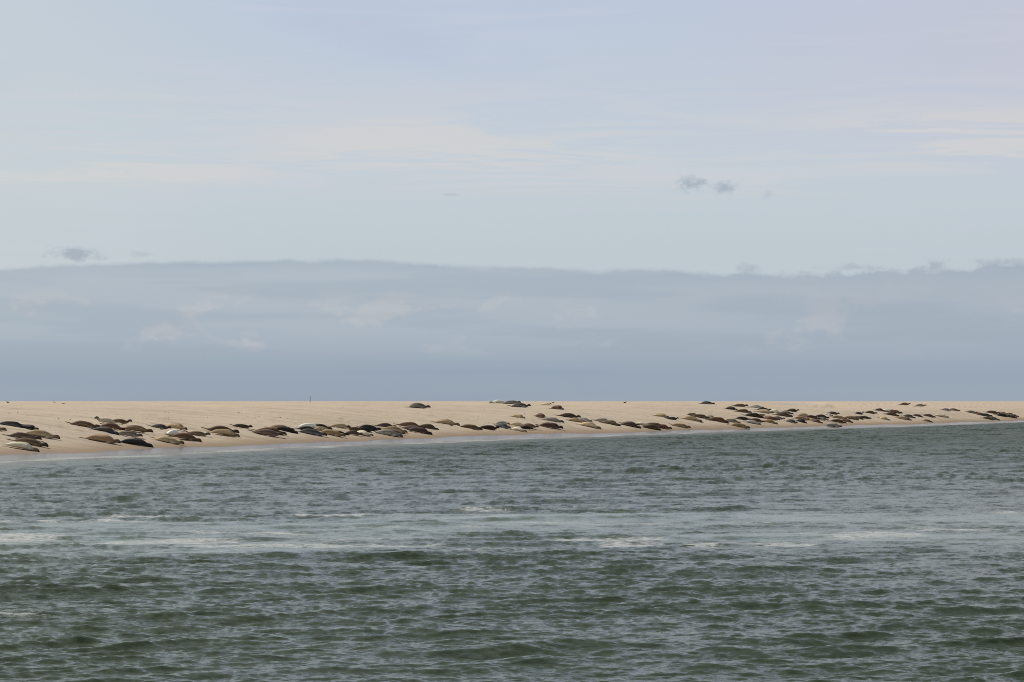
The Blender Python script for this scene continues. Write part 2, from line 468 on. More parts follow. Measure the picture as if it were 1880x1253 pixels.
    me = grid_mesh('water', X + DX, Y + DY, Z, {'foam': foam, 'shallow': shallow, 'slick': slick, 'film': film, 'ripple': sstep(Y, 40, 200) * (1 - 0.6 * slick)})
    m, n = material('sea_water')
    geo = n.new('ShaderNodeNewGeometry'); P = geo.outputs['Position']
    at = lambda k: n.new('ShaderNodeAttribute', attribute_name=k).outputs['Fac']
    foam_a, shal_a, slick_a = at('foam'), at('shallow'), at('slick')
    big = n.noise(P, 0.12, 3, 0.5)
    col = n.mix(n.step(big, 0.35, 0.65), (0.036, 0.048, 0.029, 1), (0.043, 0.056, 0.036, 1))
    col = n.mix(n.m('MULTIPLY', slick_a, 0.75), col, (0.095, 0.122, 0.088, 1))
    col = n.mix(n.m('MULTIPLY', shal_a, 0.8), col, (0.115, 0.110, 0.085, 1))
    mp = n.new('ShaderNodeMapping'); n.put(mp.inputs['Vector'], P)
    mp.inputs['Rotation'].default_value = (0, 0, R(10)); mp.inputs['Scale'].default_value = (1.0, 1.6, 1.0)
    rip = n.noise(mp.outputs[0], 9.0, 4, 0.6, 0.4)
    mp2 = n.new('ShaderNodeMapping'); n.put(mp2.inputs['Vector'], P)
    mp2.inputs['Rotation'].default_value = (0, 0, R(-4)); mp2.inputs['Scale'].default_value = (0.8, 1.9, 1.0)
    lace = n.noise(mp2.outputs[0], 2.4, 7, 0.75, 1.6)
    fm = n.step(n.m('ADD', n.m('MULTIPLY', foam_a, 0.75), n.m('MULTIPLY', n.m('SUBTRACT', lace, 0.5), 2.4)), 0.36, 0.95)
    fm = n.m('MULTIPLY', fm, n.step(foam_a, 0.04, 0.30))
    film = at('film')
    fm = n.m('MAXIMUM', fm, n.m('MULTIPLY', film, n.m('ADD', 0.34, n.m('MULTIPLY', n.step(lace, 0.42, 0.62), 0.55))))
    col = n.mix(n.m('MULTIPLY', fm, 0.80), col, (0.48, 0.49, 0.485, 1))
    bsdf = n.new('ShaderNodeBsdfPrincipled')
    n.put(bsdf.inputs['Base Color'], col)
    n.put(bsdf.inputs['Roughness'], n.m('ADD', n.m('ADD', 0.12, n.m('MULTIPLY', at('ripple'), 0.23)), n.m('MULTIPLY', fm, 0.35)))
    bsdf.inputs['IOR'].default_value = 1.333
    bsdf.inputs['Specular IOR Level'].default_value = 0.20
    bsdf.inputs['Specular Tint'].default_value = (0.86, 0.97, 0.91, 1)
    def slopes(scale, seed, amt):
        t = n.new('ShaderNodeTexNoise'); t.inputs['Scale'].default_value = scale
        t.inputs['Detail'].default_value = 3; t.inputs['Roughness'].default_value = 0.6
        v = n.new('ShaderNodeVectorMath', operation='ADD'); n.t.links.new(mp.outputs[0], v.inputs[0]); v.inputs[1].default_value = (seed, 0, 0)
        n.t.links.new(v.outputs[0], t.inputs['Vector'])
        s_ = n.new('ShaderNodeVectorMath', operation='SUBTRACT'); n.t.links.new(t.outputs['Color'], s_.inputs[0]); s_.inputs[1].default_value = (0.5, 0.5, 0.5)
        k_ = n.new('ShaderNodeVectorMath', operation='MULTIPLY'); n.t.links.new(s_.outputs[0], k_.inputs[0]); k_.inputs[1].default_value = (amt, amt, 0.0)
        return k_.outputs[0]
    ad = n.new('ShaderNodeVectorMath', operation='ADD')
    n.t.links.new(slopes(2.6, 0.0, 0.70), ad.inputs[0]); n.t.links.new(slopes(9.0, 31.0, 0.60), ad.inputs[1])
    sc_ = n.new('ShaderNodeVectorMath', operation='SCALE'); n.t.links.new(ad.outputs[0], sc_.inputs[0])
    n.put(sc_.inputs['Scale'], n.m('SUBTRACT', n.m('SUBTRACT', 1.0, n.m('MULTIPLY', slick_a, 0.55)), n.m('MULTIPLY', at('ripple'), 0.15)))
    nn = n.new('ShaderNodeVectorMath', operation='ADD'); n.t.links.new(geo.outputs['Normal'], nn.inputs[0]); n.t.links.new(sc_.outputs[0], nn.inputs[1])
    nz_ = n.new('ShaderNodeVectorMath', operation='NORMALIZE'); n.t.links.new(nn.outputs[0], nz_.inputs[0])
    n.t.links.new(nz_.outputs[0], bsdf.inputs['Normal'])
    o = n.new('ShaderNodeOutputMaterial'); n.t.links.new(bsdf.outputs[0], o.inputs[0])
    tag(link_mesh('water', me, m), kind='structure')

def build_pool():
    # the sheet stops where the sand rises through it
    Ys = np.linspace(400, 760, 110); us = np.linspace(400, 600, 110)
    U_, Y = np.meshgrid(us, Ys)
    X = U_ / FPX * Y
    inside = (terrain(X, Y) < POOL_Z + 0.06) & (((U_ - 505) / 60) ** 2 + ((Y - 545) / 110) ** 2 < 1.7)
    me = bpy.data.meshes.new('tidal_pool_water')
    bm = bmesh.new(); vs = {}
    def vt(i, j):
        if (i, j) not in vs:
            vs[(i, j)] = bm.verts.new((X[i, j], Y[i, j], POOL_Z))
        return vs[(i, j)]
    for i in range(109):
        for j in range(109):
            if inside[i:i + 2, j:j + 2].any():
                bm.faces.new((vt(i, j), vt(i, j + 1), vt(i + 1, j + 1), vt(i + 1, j)))
    bm.to_mesh(me); bm.free()
    m, n = material('pool_water')
    bsdf = n.new('ShaderNodeBsdfPrincipled')
    bsdf.inputs['Base Color'].default_value = (0.08, 0.08, 0.07, 1)
    bsdf.inputs['Roughness'].default_value = 0.2
    o = n.new('ShaderNodeOutputMaterial'); n.t.links.new(bsdf.outputs[0], o.inputs[0])
    tag(link_mesh('tidal_pool_water', me, m), kind='structure')

POOL_Z = 2.60
build_sand()
build_water()
build_pool()
# ------------------------------------------------------------------ seals
COATS = {   # back, belly, head, marks, amount of marks, roughness
    'brown': ((0.117, 0.068, 0.039), (0.238, 0.163, 0.103), (0.070, 0.046, 0.030), (0.060, 0.042, 0.030), 0.45),
    'dark':      ((0.050, 0.034, 0.024), (0.110, 0.080, 0.055), (0.030, 0.021, 0.017), (0.026, 0.020, 0.017), 0.40),
    'red': ((0.132, 0.066, 0.040), (0.242, 0.149, 0.099), (0.070, 0.036, 0.026), (0.058, 0.032, 0.026), 0.35),
    'maroon':    ((0.085, 0.050, 0.042), (0.165, 0.110, 0.090), (0.045, 0.028, 0.026), (0.045, 0.030, 0.028), 0.35),
    'olive': ((0.111, 0.072, 0.039), (0.232, 0.167, 0.106), (0.060, 0.048, 0.030), (0.055, 0.046, 0.030), 0.45),
    'tan': ((0.286, 0.187, 0.101), (0.477, 0.357, 0.220), (0.130, 0.094, 0.060), (0.125, 0.095, 0.060), 0.40),
    'fawn': ((0.387, 0.282, 0.157), (0.605, 0.476, 0.314), (0.150, 0.110, 0.072), (0.190, 0.148, 0.096), 0.35),
    'cream':     ((0.560, 0.490, 0.350), (0.680, 0.620, 0.470), (0.150, 0.110, 0.075), (0.380, 0.320, 0.220), 0.35),
    'white':     ((0.720, 0.690, 0.590), (0.780, 0.750, 0.660), (0.280, 0.240, 0.190), (0.480, 0.450, 0.390), 0.25),
    'grey':      ((0.135, 0.112, 0.086), (0.300, 0.265, 0.215), (0.070, 0.058, 0.047), (0.055, 0.046, 0.038), 0.60),
    'pale':      ((0.300, 0.272, 0.225), (0.540, 0.500, 0.425), (0.095, 0.080, 0.068), (0.095, 0.083, 0.070), 0.65),
    'slate':     ((0.072, 0.067, 0.062), (0.240, 0.232, 0.218), (0.045, 0.050, 0.056), (0.038, 0.040, 0.044), 0.60),
    'charcoal':  ((0.026, 0.024, 0.021), (0.130, 0.125, 0.118), (0.020, 0.019, 0.018), (0.075, 0.072, 0.068), 0.40),
    'black':     ((0.018, 0.017, 0.017), (0.050, 0.046, 0.043), (0.014, 0.013, 0.012), (0.040, 0.036, 0.033), 0.30),
    'mauve': ((0.131, 0.083, 0.062), (0.234, 0.173, 0.136), (0.075, 0.050, 0.040), (0.070, 0.050, 0.042), 0.40),
    'banded':    ((0.033, 0.032, 0.031), (0.600, 0.570, 0.500), (0.028, 0.026, 0.025), (0.090, 0.085, 0.080), 0.35),
}
MATS = {}
def coat(k):
    if k in MATS:
        return MATS[k]
    back, belly, head, marks, amt = COATS[k]
    m, n = material('fur_' + k)
    tcn = n.new('ShaderNodeTexCoord')
    P = tcn.outputs['Object']
    inf = n.new('ShaderNodeObjectInfo')
    v = n.new('ShaderNodeVectorMath', operation='ADD')
    n.t.links.new(P, v.inputs[0])
    n.put(v.inputs[1], n.xyz(n.m('MULTIPLY', inf.outputs['Random'], 37.0), n.m('MULTIPLY', inf.outputs['Random'], 91.0), 0.0))
    P2 = v.outputs[0]
    at = lambda q: n.new('ShaderNodeAttribute', attribute_name=q).outputs['Fac']
    b = at('belly'); t = at('along'); fl = at('flipper'); dk = at('dark_spot')
    nz = n.noise(P2, 3.5, 4, 0.6)
    sp = n.noise(P2, 11.0, 3, 0.6, 0.4)
    bb = n.step(n.m('ADD', b, n.m('MULTIPLY', n.m('SUBTRACT', nz, 0.5), 0.7)), 0.35, 0.75)
    col = n.mix(bb, (*back, 1), (*belly, 1))
    col = n.mix(n.m('MULTIPLY', n.step(sp, 0.53, 0.63), amt), col, (*marks, 1))
    hd = n.step(n.m('ADD', t, n.m('MULTIPLY', n.m('SUBTRACT', nz, 0.5), 0.16)), 0.74, 0.90)
    col = n.mix(n.m('MULTIPLY', hd, 0.9), col, (*head, 1))  # darker head: wet fur, and shade on the head put into the colour
    col = n.mix(n.m('MULTIPLY', fl, 0.5), col, (*[min(1, c_ * 1.25) for c_ in belly], 1))
    col = n.mix(dk, col, (0.010, 0.009, 0.008, 1))
    val = n.m('ADD', 0.84, n.m('MULTIPLY', inf.outputs['Random'], 0.32))
    hs = n.new('ShaderNodeHueSaturation'); n.put(hs.inputs['Value'], val); n.put(hs.inputs['Color'], col)
    bs = n.new('ShaderNodeBsdfPrincipled')
    n.put(bs.inputs['Base Color'], hs.outputs[0])
    n.put(bs.inputs['Roughness'], n.m('SUBTRACT', 0.72, n.m('MULTIPLY', hd, 0.2)))
    bs.inputs['Specular IOR Level'].default_value = 0.12
    bp = n.new('ShaderNodeBump'); bp.inputs['Distance'].default_value = 0.012; bp.inputs['Strength'].default_value = 0.4
    n.put(bp.inputs['Height'], nz)
    n.t.links.new(bp.outputs[0], bs.inputs['Normal'])
    o = n.new('ShaderNodeOutputMaterial'); n.t.links.new(bs.outputs[0], o.inputs[0])
    MATS[k] = m
    return m

PROF_T = [0.0, 0.03, 0.08, 0.15, 0.25, 0.36, 0.48, 0.58, 0.67, 0.75, 0.81, 0.85, 0.89, 0.925, 0.955, 0.98, 1.0]
PROF_W = [0.020, 0.026, 0.038, 0.064, 0.092, 0.109, 0.116, 0.117, 0.108, 0.084, 0.066, 0.056, 0.054, 0.054, 0.044, 0.030, 0.018]

def seal_mesh(name, L, fat, bend, lift, tail, roll, rng):
    """One continuous skin: spindle body, neck, long-muzzled head, split hind flippers, two fore flippers."""
    ts = np.array(PROF_T); nseg = 14
    ws = np.array(PROF_W) * (1 + 0.06 * np.sin(ts * 9 + rng.uniform(0, 6)))
    ws[2:10] *= fat * 1.03; ws[11:] *= 1.08
    hs = ws * np.where(ts < 0.12, 0.62, np.where(ts > 0.82, 0.95, 0.80))
    # spine in the seal's own frame: x forward, y left, z up
    dt = np.diff(ts, prepend=0)
    tl_ = rng.choice([0.0, 0.12, 0.30, 0.50])
    lift = lift + rng.choice([0.0, -0.08, 0.12, 0.30])
    yaw = bend * (ts - 0.5) * 1.6
    pit = lift * sstep(ts, 0.68, 0.86) - lift * 0.95 * sstep(ts, 0.86, 0.93) - (tail + tl_) * (1 - sstep(ts, 0.04, 0.24))
    x = np.cumsum(dt * np.cos(yaw) * np.cos(pit)); y = np.cumsum(dt * np.sin(yaw) * np.cos(pit)); z = np.cumsum(dt * np.sin(pit))
    k = np.argmin(np.abs(ts - 0.45)); z = z - z[k]
    zc = z + hs * 0.92
    mid = np.array([(x[0] + x[-1]) / 2, (y[0] + y[-1]) / 2])
    x = x - mid[0]; y = y - mid[1]
    bm = bmesh.new()
    lb = bm.verts.layers.float.new('belly'); la = bm.verts.layers.float.new('along')
    lf = bm.verts.layers.float.new('flipper'); ld = bm.verts.layers.float.new('dark_spot')
    rings = []
    for i, t in enumerate(ts):
        f = Vector((math.cos(yaw[i]) * math.cos(pit[i]), math.sin(yaw[i]) * math.cos(pit[i]), math.sin(pit[i])))
        side = Vector((-math.sin(yaw[i]), math.cos(yaw[i]), 0)); up = f.cross(side)
        rl = roll * (1 - 0.35 * sstep(np.array(t), 0.80, 0.95))
        ring = []
        for j in range(nseg):
            th = 2 * math.pi * j / nseg                 # 0 = left, pi/2 = back, -pi/2 = belly
            a = th + rl
            fx, fz = ws[i] * math.cos(a), hs[i] * math.sin(a)
            if fz < 0:
                fz *= 0.82; fx *= 1.04                  # the body spreads where it lies on the sand
            p = Vector((x[i], y[i], zc[i])) + side * fx + up * fz
            v = bm.verts.new(p * L)
            v[lb] = max(0.0, min(1.0, 0.5 - 0.62 * math.sin(th)))
            v[la] = float(t)
            if 0.91 < t < 0.94 and j in (2, 5):
                v[ld] = 1.0                             # eyes
            if t > 0.97:
                v[ld] = 0.85                            # nose
            ring.append(v)
        rings.append(ring)
    faces = {}
    for i in range(len(ts) - 1):
        for j in range(nseg):
            q = (rings[i][j], rings[i][(j + 1) % nseg], rings[i + 1][(j + 1) % nseg], rings[i + 1][j])
            faces[(i, j)] = bm.faces.new(q[::-1])
    bm.faces.new(rings[0]); bm.faces.new(rings[-1][::-1])
    bm.normal_update()
    def grow(fs, steps):
        for off, sc in steps:
            r = bmesh.ops.extrude_face_region(bm, geom=fs)
            nv = [e for e in r['geom'] if isinstance(e, bmesh.types.BMVert)]
            nf = [e for e in r['geom'] if isinstance(e, bmesh.types.BMFace)]
            bmesh.ops.delete(bm, geom=[f for f in fs if f.is_valid], context='FACES_ONLY')
            c = sum((v.co for v in nv), Vector()) / len(nv)
            for v in nv:
                q = v.co - c
                v.co = c + Vector((q.x * sc[0], q.y * sc[1], q.z * sc[2])) + Vector(off) * L
                v[lf] = 1.0
            fs = nf
    sgn = {}
    for sd, js in ((1, (12, 13, 0, 1)), (-1, (5, 6, 7, 8))):
        # hind flippers trail from the last ring
        spread = rng.uniform(0.5, 1.2)
        grow([faces[(0, j)] for j in js],
             [((-0.045, sd * 0.012 * spread, 0.004), (1.0, 1.0, 1.0)), ((-0.055, sd * 0.026 * spread, 0.004), (1.1, 1.2, 0.75)),
              ((-0.035, sd * 0.020 * spread, 0.0), (0.9, 0.8, 0.5))])
    for sd, js in ((1, (12, 13)), (-1, (7, 8))):
        fl = [faces[(8, j)] for j in js]
        c = sum((f.calc_center_median() for f in fl), Vector()) / 2
        nrm = (c - Vector((x[8], y[8], zc[8])) * L).normalized()
        out_ = Vector((-0.35, nrm.y, min(nrm.z, 0.2))).normalized()
        dn = -0.010 if c.z > 0.05 * L else 0.0
        grow(fl, [(tuple(out_ * 0.030 + Vector((-0.012, 0, dn))), (0.85, 0.8, 0.8)), (tuple(out_ * 0.036 + Vector((-0.030, 0, dn * 2))), (0.8, 0.7, 0.8)),
                  (tuple(out_ * 0.022 + Vector((-0.030, 0, dn))), (0.7, 0.6, 0.7))])
    low = min(v.co.z for v in bm.verts if v[lf] < 0.5)
    for v in bm.verts:
        v.co.z -= low + 0.012 * L
        v.co.z = max(v.co.z, -0.03 * L)
        v.co += Vector((rng.normal(0, 0.0025), rng.normal(0, 0.0025), rng.normal(0, 0.0025))) * L
    bmesh.ops.recalc_face_normals(bm, faces=bm.faces)
    me = bpy.data.meshes.new(name)
    bm.to_mesh(me); bm.free()
    me.polygons.foreach_set('use_smooth', np.ones(len(me.polygons), dtype=bool))
    return me

POSES = {   # bend, lift of the head, lift of the tail, roll, fatness
    'flat': (0.14, 0.26, 0.10, -0.20, 1.00),
    'low':  (-0.15, 0.08, 0.0, 0.15, 1.06),
    'side': (0.22, 0.10, 0.05, -1.05, 1.02),      # rolled so that the belly faces the water
    'away': (-0.2, 0.10, 0.05, 1.0, 1.02),        # rolled so that the back faces the water
    'up':   (0.15, 0.85, 0.10, 0.0, 1.00),        # head raised
    'curl': (0.30, 0.75, 0.65, -0.25, 0.98),      # head and tail raised
    'over': (0.15, 0.05, 0.15, 2.7, 1.06),        # on its back
    'arch': (0.55, 0.05, 0.0, -0.3, 1.04),
}
def downslope(x, y):
    e = 1.5
    gx = terrain1(x + e, y) - terrain1(x - e, y); gy = terrain1(x, y + e) - terrain1(x, y - e)
    return gx / (2 * e), gy / (2 * e)

SEAL_GROUP = 'seals hauled out on the sandbank'
def build_seals(SEALS):
    for idx, (x0, y0, x1, y1, ct, pose, label) in enumerate(SEALS):
        rng = np.random.default_rng(1000 + idx)
        opts = {}
        if isinstance(pose, tuple):
            pose, opts = pose
        bend, lift, tail, roll, fat = POSES[pose]
        mx, my = (x0 + x1) / 2, (y0 + y1) / 2
        c = on_sand(mx, my)
        gx, gy = downslope(c[0], c[1])
        right = x1 > x0
        L0 = opts.get('L', 1.95)
        best = None
        scale = FPX / c[1]
        for deg in range(-80, 81, 4):
            phi = R(deg) if right else R(180 + deg)
            d = np.array([math.cos(phi), math.sin(phi)])
            dzl = gx * d[0] + gy * d[1]
            nr = math.sqrt(1 + dzl * dzl)
            v = np.array([d[0], d[1], dzl]) / nr
            pa = project(c - v * 0.5); pb = project(c + v * 0.5)
            pw = abs(pb[0] - pa[0])
            L = abs(x1 - x0) / max(pw, 1e-3) / 0.98
            L = min(max(L, 1.35), 2.5)
            dy = (pb[1] - pa[1]) * L
            dxe = abs(pw * L - abs(x1 - x0))
            home = -24 if right else 10
            cost = ((dy - (y1 - y0)) / 2.0) ** 2 + ((deg - home) / 32.0) ** 2 + ((L - L0) / 0.30) ** 2 + (dxe / 4.0) ** 2
            if best is None or cost < best[0]:
                best = (cost, phi, L, v)
        _, phi, L, v = best
        sgn = 1 if right else -1                       # rolls and bends are given for a seal heading right
        bend_ = bend * sgn * rng.uniform(0.4, 2.2) * (1 if rng.random() < 0.8 else -1)
        me = seal_mesh('seal', L, fat * rng.uniform(0.94, 1.08) * opts.get('fat', 1.0) * (1.0 + 0.10 * min(max((c[1] - 170) / 80, 0), 1)), bend_, lift * rng.uniform(0.85, 1.1), tail, roll * sgn * rng.uniform(0.85, 1.1), rng)
        o = link_mesh('seal', me, coat(ct))
        up = Vector((-gx, -gy, 1)).normalized()
        f = Vector(v).normalized(); left = up.cross(f).normalized(); up2 = f.cross(left)
        o.matrix_world = Matrix(((f.x, left.x, up2.x, c[0]), (f.y, left.y, up2.y, c[1]), (f.z, left.z, up2.z, c[2]), (0, 0, 0, 1)))
        sub = o.modifiers.new('smooth', 'SUBSURF'); sub.levels = 1; sub.render_levels = 1
        tag(o, label, 'seal', SEAL_GROUP)
SEALS = [
    # left end of the herd
    (-5, 779, 49, 786, 'charcoal', 'flat', 'black seal at the left edge, its head hidden behind a smaller black seal'),
    (33, 785, 71, 791, 'black', 'low', 'short black seal with a reddish head, before a larger black one at far left'),
    (-48, 784, 12, 793, 'tan', 'flat', 'tan seal cut off by the left edge of the photo, only its head in view'),
    (40, 796, 110, 808, 'fawn', 'flat', 'long pale tan seal with one flipper down, highest in the far left cluster of four'),
    (12, 801, 76, 809, 'mauve', 'flat', 'grey brown seal squeezed between a pale tan and a dark shouldered one, far left'),
    (21, 809, 88, 824, 'olive', 'flat', 'seal with tan hips and dark shoulders beside the cream one nearest the lower left shore'),
    (8, 816, 72, 831, 'cream', ('side', {}), 'cream seal with a black head, closest of all to the water at the lower left'),
    # second cluster
    (126, 779, 184, 788, 'brown', 'flat', 'brown seal with its tail stretched left, at the left end of the second cluster'),
    (216, 777, 172, 775, 'cream', ('up', {}), 'cream seal facing left with a raised black head, at the top of the second cluster'),
    (198, 774, 243, 780, 'brown', ('up', {'L': 1.7}), 'brown seal with its head stretched right, behind the cream seal that faces left'),
    (181, 784, 230, 790, 'red', 'low', 'reddish brown seal in the middle of the second cluster, between cream and grey seals'),
    (168, 788, 218, 799, 'slate', 'away', 'blue grey seal with a pale back, below the reddish brown one'),
    (222, 787, 281, 796, 'brown', 'side', 'brown seal with a white flipper patch, reaching right out of the second cluster'),
    (212, 797, 262, 804, 'grey', 'flat', 'dull grey seal lying just right of the blue grey one'),
    (151, 802, 223, 821, 'tan', 'low', 'big golden tan seal lying alone below the second cluster, head to the water'),
    (217, 813, 281, 821, 'banded', ('away', {}), 'black seal with a white saddle along its back, beside the big golden tan one'),
    # third cluster
    (275, 784, 314, 790, 'charcoal', 'flat', 'charcoal seal with a silvery back, left of a tan one above the white round seal'),
    (299, 783, 344, 791, 'tan', 'side', 'tan seal with a dark head, behind the white round seal'),
    (303, 798, 332, 800, 'white', ('over', {'fat': 1.15}), 'round white seal with grey spots, end on behind a long brown seal'),
    (311, 801, 370, 812, 'brown', 'low', 'long dark brown seal lying in front of the round white one'),
    (341, 796, 387, 803, 'olive', ('curl', {}), 'dark olive seal with its head tucked up, right of the long brown one'),
    (282, 806, 338, 820, 'fawn', 'flat', 'pale fawn seal with a dark face, alone near the waterline below the round white seal'),
    # fourth cluster
    (372, 790, 444, 798, 'brown', 'low', 'brown seal with its dark head showing behind an olive tan one, fourth cluster'),
    (384, 794, 440, 803, 'tan', ('side', {}), 'olive tan seal in front of a brown one, its head resting on the sand'),
    (425, 783, 464, 787, 'dark', 'flat', 'dark brown seal lying alone above the olive tan pair'),
    (489, 785, 543, 793, 'tan', 'arch', 'spotted pale tan seal behind the dark pile left of the bright white seal'),
    (468, 791, 526, 799, 'brown', 'flat', 'tan brown seal in the middle of the dark pile, its head beside a black neighbour'),
    (503, 787, 547, 798, 'black', 'low', 'nearly black seal ending the dark pile just left of the bright white seal'),
    (461, 794, 520, 804, 'mauve', 'flat', 'purplish brown seal in front of the dark pile, nearest the water there'),
    # fifth cluster, the long crowded row
    (546, 787, 592, 788, 'white', ('side', {'fat': 1.1}), 'bright white seal, the brightest in the left half of the herd'),
    (568, 785, 610, 789, 'dark', 'flat', 'dark brown seal whose head shows just right of the bright white one'),
    (574, 790, 612, 794, 'fawn', 'side', 'pale tan seal half hidden below the dark head beside the bright white one'),
    (545, 789, 584, 793, 'charcoal', ('away', {}), 'woolly charcoal seal in front of the bright white one'),
    (545, 794, 600, 803, 'slate', 'flat', 'slate blue seal with a dark head, lying below the charcoal and white pair'),
    (598, 794, 641, 801, 'dark', ('flat', {}), 'dark brown seal pressed behind the big tan brown one, right of the slate blue seal'),
    (584, 794, 634, 805, 'tan', ('low', {'fat': 1.08}), 'big tan brown seal with a shaded head, right of the slate blue seal'),
    (604, 785, 646, 787, 'fawn', ('flat', {}), 'pale tan seal with dark hind flippers, behind the seal that rears its head'),
    (670, 794, 634, 790, 'brown', ('up', {'fat': 1.05}), 'brown seal rearing its head and neck high above the crowded row'),
    (632, 797, 666, 800, 'mauve', 'low', 'mauve brown seal lying at the foot of the rearing one'),
    (657, 787, 700, 790, 'banded', ('away', {}), 'black seal with a white rump, behind the cream one in the crowded row'),
    (652, 790, 688, 794, 'black', 'flat', 'plain black seal just behind the cream one in the crowded row'),
    (651, 795, 685, 803, 'cream', ('side', {}), 'cream seal with a dark muzzle, in front of the two black ones'),
    (688, 783, 728, 786, 'maroon', 'flat', 'reddish brown seal behind the grey group of three heads'),
    (700, 788, 748, 796, 'tan', 'flat', 'tan seal with a black head, at the back of the grey group of three heads'),
    (705, 793, 744, 799, 'grey', 'flat', 'grey seal in the middle of the group of three heads'),
    (686, 794, 740, 804, 'pale', ('flat', {}), 'silver grey seal in front, its dark head lowest of the three together'),
    (728, 781, 778, 788, 'red', 'flat', 'reddish brown seal at the back of the trio right of the grey group'),
    (737, 787, 780, 791, 'mauve', 'side', 'pinkish grey seal squeezed in the middle of the reddish trio'),
    (746, 790, 794, 799, 'maroon', ('low', {'fat': 1.05}), 'dark maroon seal with a black front, nearest the water of the reddish trio'),
    (766, 784, 806, 790, 'olive', 'low', 'olive brown seal with a dark front, just right of the reddish trio'),
    (748, 746, 792, 753, 'grey', 'arch', 'grey brown seal lying alone high on the empty sand left of the crest pair'),
    (795, 775, 845, 783, 'tan', ('side', {}), 'tan seal with a folded flipper, at the left end of a chain of three'),
    (843, 784, 886, 791, 'olive', 'low', 'dark olive seal, the middle one of a chain of three'),
    (876, 787, 917, 790, 'dark', ('up', {}), 'dark brown seal holding its head up, right end of a chain of three'),
    # middle group
    (909, 779, 936, 781, 'pale', ('arch', {}), 'whitish grey seal at the left of the middle group, behind a dark grey one'),
    (908, 782, 938, 787, 'slate', 'flat', 'dark grey seal right beside the one holding its head up'),
    (932, 780, 968, 784, 'fawn', ('side', {}), 'sandy fawn seal with black hind flippers, in the middle group'),
    (957, 781, 989, 788, 'brown', 'flat', 'brown seal reaching right beyond the sandy fawn one'),
    (953, 787, 978, 789, 'black', ('flat', {}), 'black seal with a lit edge on its back, behind the cream one near the shore'),
    (939, 789, 967, 793, 'cream', ('side', {}), 'cream blotched seal lying lowest in the middle group, near the wet sand'),
    (938, 765, 964, 769, 'fawn', ('low', {'L': 1.7}), 'small fawn seal alone on bare sand above the middle group'),
    # the crest
    (933, 742, 898, 740, 'white', ('flat', {}), 'cream white seal with a black head pointing left, on the crest against the sky'),
    (922, 741, 957, 743, 'grey', 'flat', 'grey seal on the crest just right of the cream white one'),
    (934, 745, 976, 751, 'slate', 'flat', 'dark grey seal just below the pair on the crest'),
    (991, 743, 1013, 745, 'cream', ('up', {'L': 1.5}), 'small cream seal with a raised brown head, up near the crest'),
    (1010, 749, 1035, 754, 'brown', ('low', {'fat': 1.08}), 'plump grey brown seal just below the small cream one with raised head'),
    # group right of the middle
    (981, 766, 1004, 767, 'red', ('low', {'fat': 1.2}), 'round reddish brown seal, seen nearly end on, above a grey one'),
    (990, 770, 1037, 778, 'pale', ('away', {}), 'white flanked grey seal with a brown face, below the round reddish one'),
    (986, 780, 1036, 791, 'maroon', ('low', {'fat': 1.1}), 'large purple brown seal with a pale tail, nearest the water below the white flanked one'),
    (1021, 764, 1068, 770, 'dark', 'flat', 'slim dark brown seal stretched out behind the silver mottled one'),
    (1056, 770, 1087, 776, 'pale', ('flat', {}), 'silver mottled seal with a dark face, below the slim dark brown one'),
    (1040, 772, 1078, 777, 'tan', 'side', 'greyish tan seal just left of the silver mottled one'),
    (1057, 779, 1106, 789, 'fawn', ('side', {}), 'fawn seal with a cream flank and brown shoulders, lowest beside the silver mottled one'),
    (1089, 773, 1124, 777, 'pale', ('flat', {}), 'pale grey seal, back one of a touching pair left of the big brown pile'),
    (1102, 776, 1140, 783, 'olive', ('side', {}), 'mottled olive seal, front one of a touching pair left of the big brown pile'),
    # big brown pile
    (1139, 779, 1174, 782, 'mauve', 'flat', 'tan backed brown seal at the upper left of the big brown pile'),
    (1138, 780, 1177, 787, 'maroon', 'low', 'maroon seal at the lower left of the big brown pile, beside a pale one'),
    (1166, 779, 1194, 783, 'cream', ('over', {}), 'pale spotted seal in the notch of the big brown pile'),
    (1180, 781, 1222, 786, 'olive', ('arch', {}), 'mottled brown seal at the top right of the big brown pile'),
    (1177, 785, 1214, 790, 'brown', ('low', {}), 'dark olive brown seal at the front of the big brown pile, touching the wet sand'),
    (1198, 783, 1234, 790, 'red', ('low', {}), 'reddish brown seal ending the big brown pile, its head nearly at the water'),
    (1231, 781, 1268, 788, 'tan', 'flat', 'tan seal with a dark head, alone just right of the big brown pile'),
    (1200, 763, 1229, 768, 'tan', ('side', {}), 'tan seal with its tail stretched left, above the black seal with raised head'),
    (1221, 769, 1246, 772, 'black', ('up', {'L': 1.8}), 'black seal with raised head and pointed rear, alone above the big brown pile'),
    # group around 1300
    (1262, 763, 1283, 764, 'dark', 'flat', 'small dark brown seal starting a sprawling row, right of the black one'),
    (1268, 766, 1304, 769, 'olive', 'flat', 'greyish tan seal in the row behind the tan one with a brown face'),
    (1297, 766, 1316, 769, 'pale', ('arch', {}), 'pale seal with dark patches at the right end of that sprawling row'),
    (1249, 769, 1290, 775, 'tan', ('side', {}), 'tan seal with a brown face, long and alone below the sprawling row'),
    (1298, 772, 1339, 777, 'red', ('low', {}), 'dark reddish seal with a black head, left of a grey one that touches it'),
    (1328, 773, 1360, 778, 'grey', ('arch', {}), 'grey seal with a dark face touching the head of a dark reddish one'),
    (1339, 781, 1377, 788, 'tan', ('low', {}), 'tan seal with brown shoulders, alone right above the wet sand in the right half'),
    (1284, 741, 1313, 744, 'slate', ('arch', {}), 'slate grey seal alone on the crest, right half of the bank'),
    (1344, 745, 1374, 749, 'brown', ('flat', {}), 'golden brown seal just under the crest, above a black brown one'),
